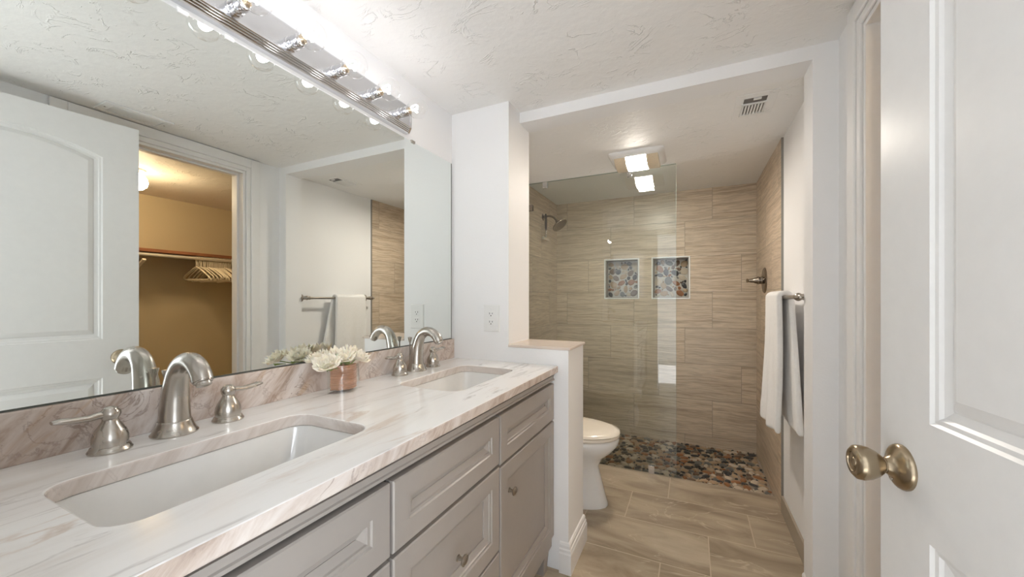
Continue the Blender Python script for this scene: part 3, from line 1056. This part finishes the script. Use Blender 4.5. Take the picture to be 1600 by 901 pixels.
for sz in (1, -1):
    m = MB(); m.lathe([(.003, 0), (.003, .001), (.001, .0014)], (ox, Y1 - .006, oz + sz * .049), (0, -1, 0), 10)
    build(m, 'screw', M['plastic'], t)

# ------------------------------------------------------------ toilet
TY = 2.205
t = thing('toilet', 'white toilet with bone lid half hidden by the low wall', 'toilet', (.30, TY, 0))
def egg(xb, xt, hw, z, n=28, p=.5, flat=1.0):
    """elongated plan: rounded back at xb, tip at xt"""
    pts = []
    xc = xb + (xt - xb) * .42
    for k in range(n):
        a = 2 * PI * k / n
        c, s_ = math.cos(a), math.sin(a)
        x = xc + (xt - xc) * c if c > 0 else xc + (xc - xb) * c
        pts.append((x, TY + hw * (abs(s_) ** .9) * (1 if s_ > 0 else -1), z))
    return pts
m = MB()
m.loft([egg(.10, .655, .128, 0), egg(.10, .655, .128, .012), egg(.11, .640, .115, .06), egg(.12, .615, .100, .16), egg(.13, .600, .098, .22), egg(.15, .625, .118, .27), egg(.16, .680, .160, .315),
        egg(.17, .712, .182, .355), egg(.18, .718, .187, .385), egg(.18, .708, .180, .396)], True, True, True, 0, True)
build(m, 'bowl', M['porc'], t, smooth_angle=70)
m = MB(); m.loft([egg(.19, .715, .185, .398), egg(.185, .722, .190, .403), egg(.185, .722, .190, .413), egg(.19, .716, .186, .417)], True, True, True, 0, True)
build(m, 'seat', M['seat'], t, smooth_angle=60)
m = MB(); m.loft([egg(.19, .718, .187, .419), egg(.185, .724, .191, .423), egg(.19, .720, .187, .433), egg(.21, .69, .165, .440), egg(.28, .60, .10, .4425)], True, True, True, 0, True)
build(m, 'lid', M['seat'], t, smooth_angle=60)
m = MB()
m.loft([rrect(-.07, .115, TY - .19, TY + .19, .03, .39), rrect(-.075, .13, TY - .215, TY + .215, .03, .72)], True, True, True, 0, True)
build(m, 'tank', M['porc'], t)
m = MB(); m.loft([rrect(-.077, .137, TY - .222, TY + .222, .03, .722), rrect(-.077, .137, TY - .222, TY + .222, .03, .748), rrect(-.07, .13, TY - .215, TY + .215, .03, .755)], True, True, True, 0, True)
build(m, 'tank_lid', M['porc'], t)
m = MB(); m.ball((.47, TY - .112, .035), .008, 10); build(m, 'bolt_cap', M['porc'], t)
m = MB(); m.tube([(.131, TY - .15, .66), (.150, TY - .15, .66), (.155, TY - .11, .655), (.153, TY - .08, .650)], .006, 8); build(m, 'flush_lever', M['chrome'], t)

# ------------------------------------------------------------ shower glass
t = thing('shower_screen', 'fixed clear glass shower screen standing from floor to ceiling', 'shower screen', (.46, YG, 0))
gx0, gx1 = XSL + .002, .998
m = MB(); m.box((gx0, YG - .005, .004), (gx1, YG + .005, HS - .003))
build(m, 'glass_panel', M['shower_glass'], t)
m = MB(); m.box((gx1, YG - .005, .004), (gx1 + .0012, YG + .005, HS - .003)); m.box((gx0, YG - .005, HS - .003), (gx1, YG + .005, HS - .001))
build(m, 'polished_edge', M['glass_edge'], t)
def clip(cx, cz, w, h, mt):
    mb = MB()
    for s_ in (-1, 1):
        ya, yb = sorted((YG + s_ * .0052, YG + s_ * .012))
        mb.box((cx - w / 2, ya, cz - h / 2), (cx + w / 2, yb, cz + h / 2))
    mb.lathe([(.006, 0), (.006, .002)], (cx, YG - .012, cz), (0, -1, 0), 12)
    return build(mb, 'glass_clip', mt, t, bevel=.0015)
clip(.844, .0285, .038, .052, M['chrome'])
clip(.070, HS - .026, .036, .044, M['chrome'])
clip(.70, HS - .026, .036, .044, M['chrome'])
clip(XSL + .025, 1.905, .044, .046, M['bathbronze'])
clip(XSL + .025, .55, .044, .046, M['bathbronze'])

# ------------------------------------------------------------ shower head, squeegee, valve
sy_, sz_ = 3.085, 1.905
t = thing('rain_shower', 'bronze rain shower head on a curved arm from the left tiled wall', 'shower head', (XSL, sy_, sz_))
m = MB(); m.lathe([(.030, 0), (.030, .004), (.020, .010), (.014, .012)], (XSL, sy_, sz_), (1, 0, 0), 20)
build(m, 'flange', M['bathbronze'], t)
m = MB(); m.tube(catmull([(XSL + .008, sy_, sz_), (XSL + .05, sy_, sz_ + .004), (XSL + .09, sy_, sz_ - .008), (XSL + .118, sy_, sz_ - .034), (XSL + .130, sy_, sz_ - .052)], 5), .009, 12)
build(m, 'arm', M['bathbronze'], t)
ax = Vector((.62, -.12, -.78)).normalized()
hc = Vector((XSL + .128, sy_, sz_ - .050))
m = MB(); m.ball(hc, .015, 14); m.lathe([(.013, .0), (.015, .012), (.022, .018), (.050, .030), (.068, .038), (.070, .044), (.068, .048), (.060, .049), (.0005, .047)], hc, ax, 28)
hd = build(m, 'head', M['bathbronze'], t)
m = MB()
u = ax.orthogonal().normalized(); w_ = ax.cross(u)
for rr, n in ((.015, 6), (.032, 12), (.049, 18)):
    for k in range(n):
        a = 2 * PI * k / n
        m.lathe([(.0022, 0), (.0014, .0025)], hc + ax * .0485 + u * rr * math.cos(a) + w_ * rr * math.sin(a), ax, 6)
build(m, 'nozzles', M['dark'], hd)
t = thing('squeegee', 'dark-handled squeegee with a pale blade hanging below the shower arm', 'squeegee', (XSL + .025, sy_, 1.68))
bx = XSL + .030
m = MB(); m.tube([(bx, sy_ - .016, 1.925), (bx + .004, sy_ - .018, 1.90), (bx + .004, sy_ - .018, 1.85), (bx + .004, sy_ - .018, 1.79)], [.008, .010, .011, .008], 12)
build(m, 'handle', M['dark'], t)
m = MB(); m.tube([(bx + .004, sy_ - .018, 1.79), (bx + .003, sy_ - .018, 1.755), (bx, sy_ - .018, 1.72)], [.007, .007, .009], 10)
build(m, 'neck', M['nickel'], t)
m = MB(); m.box((bx - .010, sy_ - .085, 1.700), (bx + .010, sy_ + .055, 1.722))
build(m, 'blade', plain('pale_rubber', (.66, .60, .50), .5), t, bevel=.004)

vy_, vz_ = 3.08, 1.320
t = thing('shower_valve', 'bronze round shower valve with lever on the right tiled wall', 'shower valve', (XSR, vy_, vz_))
m = MB(); m.lathe([(.088, 0), (.088, .004), (.082, .009), (.070, .011), (.045, .012), (.028, .016), (.024, .030)], (XSR, vy_, vz_), (-1, 0, 0), 32)
build(m, 'escutcheon', M['bathbronze'], t)
m = MB(); m.lathe([(.020, .028), (.027, .034), (.026, .044), (.021, .050), (.021, .058), (.016, .064), (.013, .085), (.010, .096), (.013, .100), (.014, .108), (.0005, .112)], (XSR, vy_, vz_), (-1, 0, 0), 24)
build(m, 'handle', M['bathbronze'], t)

# ------------------------------------------------------------ towel bar and towel
TBX, TBZ = 1.482, 1.200
XWT = XSR + .010
t = thing('towel_bar', 'bronze towel bar on the white wall beside the tiled corner', 'towel bar', (XWT, 2.16, TBZ))
PY = (1.865, 2.475)
m = MB(); m.tube([(TBX, PY[0] - .028, TBZ), (TBX, PY[1] + .028, TBZ)], .0085, 14); build(m, 'rail', M['pewter'], t)
for y in PY:
    m = MB()
    m.lathe([(.030, 0), (.030, .004), (.024, .007), (.020, .013), (.012, .018), (.009, .030), (.009, .050), (.013, .056), (.013, .062)], (XWT, y, TBZ), (-1, 0, 0), 20)
    m.ball((TBX, y, TBZ), .0165, 14)
    s_ = -1 if y < 2 else 1
    m.lathe([(.010, .014), (.014, .020), (.010, .026), (.007, .029), (.010, .034), (.007, .042), (.0005, .045)], (TBX, y, TBZ), (0, s_, 0), 16)
    m.lathe([(.0085, .012), (.0135, .018), (.0135, .024), (.0095, .034), (.0085, .05)], (TBX, y, TBZ), (0, -s_, 0), 16)
    build(m, 'post', M['pewter'], t)
def towel():
    y0, y1 = 2.100, 2.395
    zt = TBZ + .022
    zf, zb = .560, .600
    path = []
    nf = 26
    for i in range(nf):
        q = i / (nf - 1)
        z = zf + (zt - .022 - zf) * q
        path.append((TBX - .022 - .014 * (1 - q) ** 2, z, 1 - q, -1))
    for k in range(1, 8):
        a = PI - PI * k / 8
        path.append((TBX + .024 * math.cos(a), TBZ + .020 * math.sin(a), 0, 0))
    for i in range(nf):
        q = i / (nf - 1)
        z = zt - .022 - (zt - .022 - zb) * q
        path.append((TBX + .024 + .008 * q, z, q, 1))
    nv = 22
    rows = []
    for (x, z, q, side) in path:
        row = []
        for j in range(nv + 1):
            v = j / nv
            flare = .035 * q * q if side == -1 else .008 * q
            y = y0 + (y1 - y0) * v + (v - .35) * flare * 1.6 - (.12 * q * (1 - v) if side == 1 else 0)
            fold = (.010 * math.sin(v * 9 + 1.2) + .005 * math.sin(v * 21 + q * 4)) * q * (1 if side == -1 else .35)
            hem = .0022 * math.sin((z - .60) * 2 * PI / .016) if (side and .62 < z < .70) else 0
            zz = z + (.012 * math.sin(v * 5 + 1) * q if side == -1 else .005 * math.sin(v * 4) * q)
            row.append((x + fold - (hem if side == -1 else -hem), y, zz))
        rows.append(row)
    mb = MB()
    mb.loft(rows, False, False, False, 0, True)
    o = build(mb, 'towel', M['towel'], None, loc=(TBX, 2.24, .56), smooth_angle=180)
    md = o.modifiers.new('thickness', 'SOLIDIFY'); md.thickness = .024; md.offset = 0
    md = o.modifiers.new('smooth', 'SUBSURF'); md.levels = 1; md.render_levels = 1
    tag(o, 'thick white bath towel folded over the bronze towel bar', 'towel')
towel()

# ------------------------------------------------------------ shower ceiling light and vents
t = thing('ceiling_light', 'square white ceiling fan light with a glowing lens beside the shower glass', 'ceiling light', (.78, 2.545, HS))
lx0, lx1, ly0, ly1 = .618, .945, 2.37, 2.675
m = MB()
def rr2(i, z, r=.03):
    return rrect(lx0 + i, lx1 - i, ly0 + i, ly1 - i, r, z, 5)
m.loft([rr2(0, HS), rr2(0, HS - .010), rr2(.012, HS - .022), rr2(.026, HS - .030, .02)], True, True, True, 0, True)
build(m, 'housing', M['plastic'], t, smooth_angle=50)
def lens_seg(xa, xb, mt, name):
    mb = MB()
    loops = []
    n = 14
    for k in range(n + 1):
        s_ = -1 + 2 * k / n
        y = (ly0 + ly1) / 2 + s_ * ((ly1 - ly0) / 2 - .030)
        zz = HS - .030 - .040 * (1 - abs(s_) ** 2.5)
        loops.append([(xa, y, HS - .028), (xb, y, HS - .028), (xb, y, zz), (xa, y, zz)])
    mb.loft(loops, True, True, True, 0, False)
    return build(mb, name, mt, t, bevel=.002)
lens_seg(lx0 + .035, .722, M['lens'], 'side_lens'); lens_seg(.722, .842, M['diffuser'], 'diffuser'); lens_seg(.842, lx1 - .035, M['lens'], 'side_lens')

lamp('ceiling_light_bulb', 'AREA', (.782, 2.52, HS - .074), 4.6, (1.0, .89, .76), .11, (0, 0, 0), .22)

t = thing('exhaust_vent', 'square white louvered vent in the toilet area ceiling', 'vent', (1.356, 2.07, HS))
ex0, ex1, ey0, ey1 = 1.275, 1.437, 1.948, 2.192
m = MB(); m.box((ex0, ey0, HS - .004), (ex1, ey1, HS)); build(m, 'cover', M['ceil'], t, bevel=.003)
m = MB(); m.box((1.308, 1.985, HS - .0055), (1.398, 2.150, HS - .0042)); build(m, 'opening', M['grille_dark'], t)  # dark plate stands in for the shade inside the vent
m = MB()
for k in range(8):
    x = 1.309 + k * .0125
    m.box((x - .0035, 2.035, HS - .012), (x + .0035, 2.14, HS - .0045))
m.box((1.303, 2.136, HS - .013), (1.403, 2.154, HS - .004)); m.box((1.303, 2.028, HS - .012), (1.403, 2.036, HS - .004)); m.box((1.345, 1.985, HS - .010), (1.375, 1.998, HS - .004))
build(m, 'louvers', M['plastic'], t)

t = thing('ceiling_register', 'long white air register in the ceiling above the entry door', 'vent', (1.45, .91, H))
m = MB()
m.box((1.385, .78, H - .008), (1.405, 1.04, H)); m.box((1.500, .78, H - .008), (1.525, 1.04, H)); m.box((1.405, .78, H - .008), (1.500, .815, H)); m.box((1.405, 1.005, H - .008), (1.500, 1.04, H))
build(m, 'frame', M['plastic'], t, bevel=.002)
m = MB(); m.box((1.405, .815, H - .0012), (1.500, 1.005, H - .0002)); build(m, 'duct_shade', M['slot'], t)  # dark plate painted as the shade up inside the duct
m = MB()
for k in range(6):
    x = 1.412 + k * .0165
    m.poly([(x, .815, H - .001), (x, 1.005, H - .001), (x + .009, 1.005, H - .006), (x + .009, .815, H - .006)])
build(m, 'vanes', M['plastic'], t, solid=.0015)
for y in (.797, 1.022):
    m = MB(); m.lathe([(.0035, 0), (.0035, .001)], (1.4525, y, H - .008), (0, 0, -1), 8); build(m, 'screw', M['pewter'], t)

# ------------------------------------------------------------ entry door, swung open along the right wall
DX, DY, DA, DW, DT = 1.4035, .903, .1073, .805, .035
dirv = Vector((math.sin(DA), -math.cos(DA), 0)); nrm = Vector((-math.cos(DA), -math.sin(DA), 0))
P0 = Vector((DX, DY, 0))
def dp(L, z, tt=0.0):
    p = P0 + dirv * L + nrm * tt
    return (p.x, p.y, z)
hp = P0 + dirv * DW
t = thing('entry_door', 'white arched two-panel door standing open along the right wall', 'door', (hp.x, hp.y, 0))
PA0, PA1 = .124, DW - .124
def arch_loop(i, spring=1.856, rise=.062, zb=1.003):
    a, b = PA0 + i, PA1 - i
    pts = [(a, zb + i), (b, zb + i), (b, spring - i * .6)]
    n = 14
    for k in range(1, n):
        s_ = 1 - 2 * k / n
        pts.append(((a + b) / 2 + s_ * (b - a) / 2, spring - i * .6 + (rise - i * .25) * (1 - s_ * s_)))
    pts.append((a, spring - i * .6))
    return pts
def low_loop(i):
    return [(PA0 + i, .22 + i), (PA1 - i, .22 + i), (PA1 - i, .823 - i), (PA0 + i, .823 - i)]
m = MB()
ob = [(0, .008), (DW, .008), (DW, 2.03), (0, 2.03)]
bm = bmesh.new()
edges = []
loops_ = [ob, arch_loop(0), low_loop(0)]
for lp in loops_:
    vs = [bm.verts.new((p[0], p[1], 0)) for p in lp]
    edges += [bm.edges.new((vs[i], vs[(i + 1) % len(vs)])) for i in range(len(vs))]
bmesh.ops.triangle_fill(bm, edges=edges, use_beauty=True)
bm.verts.index_update()
a0 = m.add([dp(v.co.x, v.co.y) for v in bm.verts])
for f in bm.faces:
    m.face([a0 + v.index for v in f.verts])
bm.free()
seq = [(0, 0), (.004, -.004), (.010, -.005), (.014, -.009), (.026, -.013), (.030, -.010), (.046, -.003)]
for fn in (arch_loop, low_loop):
    m.loft([[dp(p[0], p[1], d) for p in fn(i)] for i, d in seq], True, False, True, 0, False)
b0 = m.add([dp(L, z, -DT) for L, z in ob])
m.face([b0 + i for i in range(4)][::-1])
for i in range(4):
    j = (i + 1) % 4
    m.face([a0 + i, a0 + j, b0 + j, b0 + i])
build(m, 'door_leaf', M['door'], t)
kc = Vector(dp(.062, .913))
m = MB(); m.lathe([(.0365, 0), (.037, .003), (.035, .007), (.029, .011), (.021, .014), (.016, .018), (.0125, .024)], kc, nrm, 32)
kr = build(m, 'rosette', M['bronze'], t)
m = MB(); m.lathe([(.0035, 0), (.0035, .003), (.001, .0035)], kc + dirv * -.004 + Vector((0, 0, -.022)) + nrm * .0115, nrm, 12)
m.lathe([(.003, 0), (.003, .002)], kc + dirv * -.031 + Vector((0, 0, -.006)) + nrm * .006, nrm, 10)
build(m, 'lock_pin', M['nickel'], kr)
m = MB(); m.lathe([(.0115, .020), (.0115, .026), (.0155, .029), (.0215, .036), (.0265, .046), (.0285, .056), (.0275, .063), (.0225, .0675), (.0165, .0685), (.0155, .0665), (.008, .0655), (.007, .067), (.0005, .0675)], kc, nrm, 32)
build(m, 'knob', M['bronze'], t)
for zz in (.25, 1.02, 1.80):
    m = MB(); m.lathe([(.006, -.045), (.006, .045)], (hp.x + nrm.x * .004, hp.y + nrm.y * .004 - .005, zz), (0, 0, 1), 10); build(m, 'hinge', M['bronze'], t)

# ------------------------------------------------------------ closet contents
m = MB(); m.box((2.815, .042, 1.568), (CXB - .001, 2.599, 1.594))
o = build(m, 'closet_shelf', M['shelfwood'], None, loc=(2.98, 1.2, 1.568), bevel=.002)
tag(o, 'long brown stained wooden shelf on the tan closet wall', 'shelf')
RX, RZ = 2.84, 1.549
m = MB(); m.tube([(RX, .042, RZ), (RX, 2.598, RZ)], .015, 14)
o = build(m, 'closet_rod', plain('pale_closet_rod', (.62, .56, .46), .35), None, loc=(RX, 1.2, RZ))
tag(o, 'pale round clothes rod hung below the brown closet shelf', 'rod')
t = thing('shelf_bracket', 'slanted white shelf and rod bracket on the tan closet wall', 'bracket', (CXB, 1.45, 1.35))
m = MB(); m.prism([(CXB - .002, 1.44, 1.335), (CXB - .016, 1.44, 1.345), (RX - .02, 1.44, 1.50), (RX - .012, 1.44, 1.512)], (0, .022, 0)); build(m, 'arm', M['hanger_w'], t)
m = MB(); m.box((CXB - .004, 1.437, 1.32), (CXB - .0005, 1.465, 1.489)); build(m, 'wall_plate', M['hanger_w'], t)

def make_hanger(mt, mt_name):
    hw, drop = .205, .155
    mb = MB()
    pts = [(0, -.055)]
    hook = [(.0, -.058, 0)]
    # hook goes over the rod
    hk = [(.000, -.078), (.000, -.045), (.008, -.022), (.019, -.006), (.019, .008), (.010, .0185), (-.004, .0205), (-.016, .012), (-.0195, .000)]
    mb.tube([(x, 0, z) for x, z in hk], .0032, 8, up=(0, 1, 0))
    out = [(0, -.076), (.05, -.092), (.12, -.125), (.185, -.158), (.203, -.172), (.206, -.182), (.200, -.190), (.185, -.192), (0, -.192),
           (-.185, -.192), (-.200, -.190), (-.206, -.182), (-.203, -.172), (-.185, -.158), (-.12, -.125), (-.05, -.092)]
    mb.tube([(x, 0, z) for x, z in out], .0042, 8, up=(0, 1, 0), closed=True)
    return mb
hm = make_hanger(None, None)
HW = build(hm, 'clothes_hanger', M['hanger_w'], None, loc=(0, 0, 0))
HO = build(hm, 'clothes_hanger', M['hanger_o'], None, loc=(0, 0, 0))
rnd = random.Random(4)
first = {'w': True, 'o': True}
y = 1.805
n_w = 24
for i in range(28):
    kind = 'o' if i >= 24 else 'w'
    src = HO if kind == 'o' else HW
    if first[kind]:
        h_ = src; first[kind] = False
    else:
        h_ = src.copy(); COL.objects.link(h_)
    h_.location = (RX + .0, y, RZ + .000)
    h_.rotation_euler = (0, rnd.uniform(-.05, .05), rnd.uniform(-.01, .01))
    h_.scale = [rnd.uniform(.93, 1.03)] * 3
    y += rnd.uniform(.0118, .0155)
    if kind == 'w':
        tag(h_, 'ivory plastic clothes hanger among the row on the closet rod', 'hanger', 'ivory hangers on the closet rod')
    else:
        tag(h_, 'rust orange clothes hanger at the far end of the closet rod', 'hanger', 'rust hangers on the closet rod')

t = thing('closet_light', 'glowing round globe light on the closet ceiling', 'ceiling light', (2.40, 1.27, CH))
m = MB(); m.lathe([(.075, 0), (.075, .010), (.055, .022), (.050, .026)], (2.40, 1.225, CH), (0, 0, -1), 24); build(m, 'base', M['plastic'], t)
m = MB(); m.lathe([(.048, .024), (.066, .038), (.082, .062), (.086, .085), (.080, .110), (.060, .130), (.030, .140), (.0005, .142)], (2.40, 1.225, CH), (0, 0, -1), 28); build(m, 'globe', M['globe'], t)
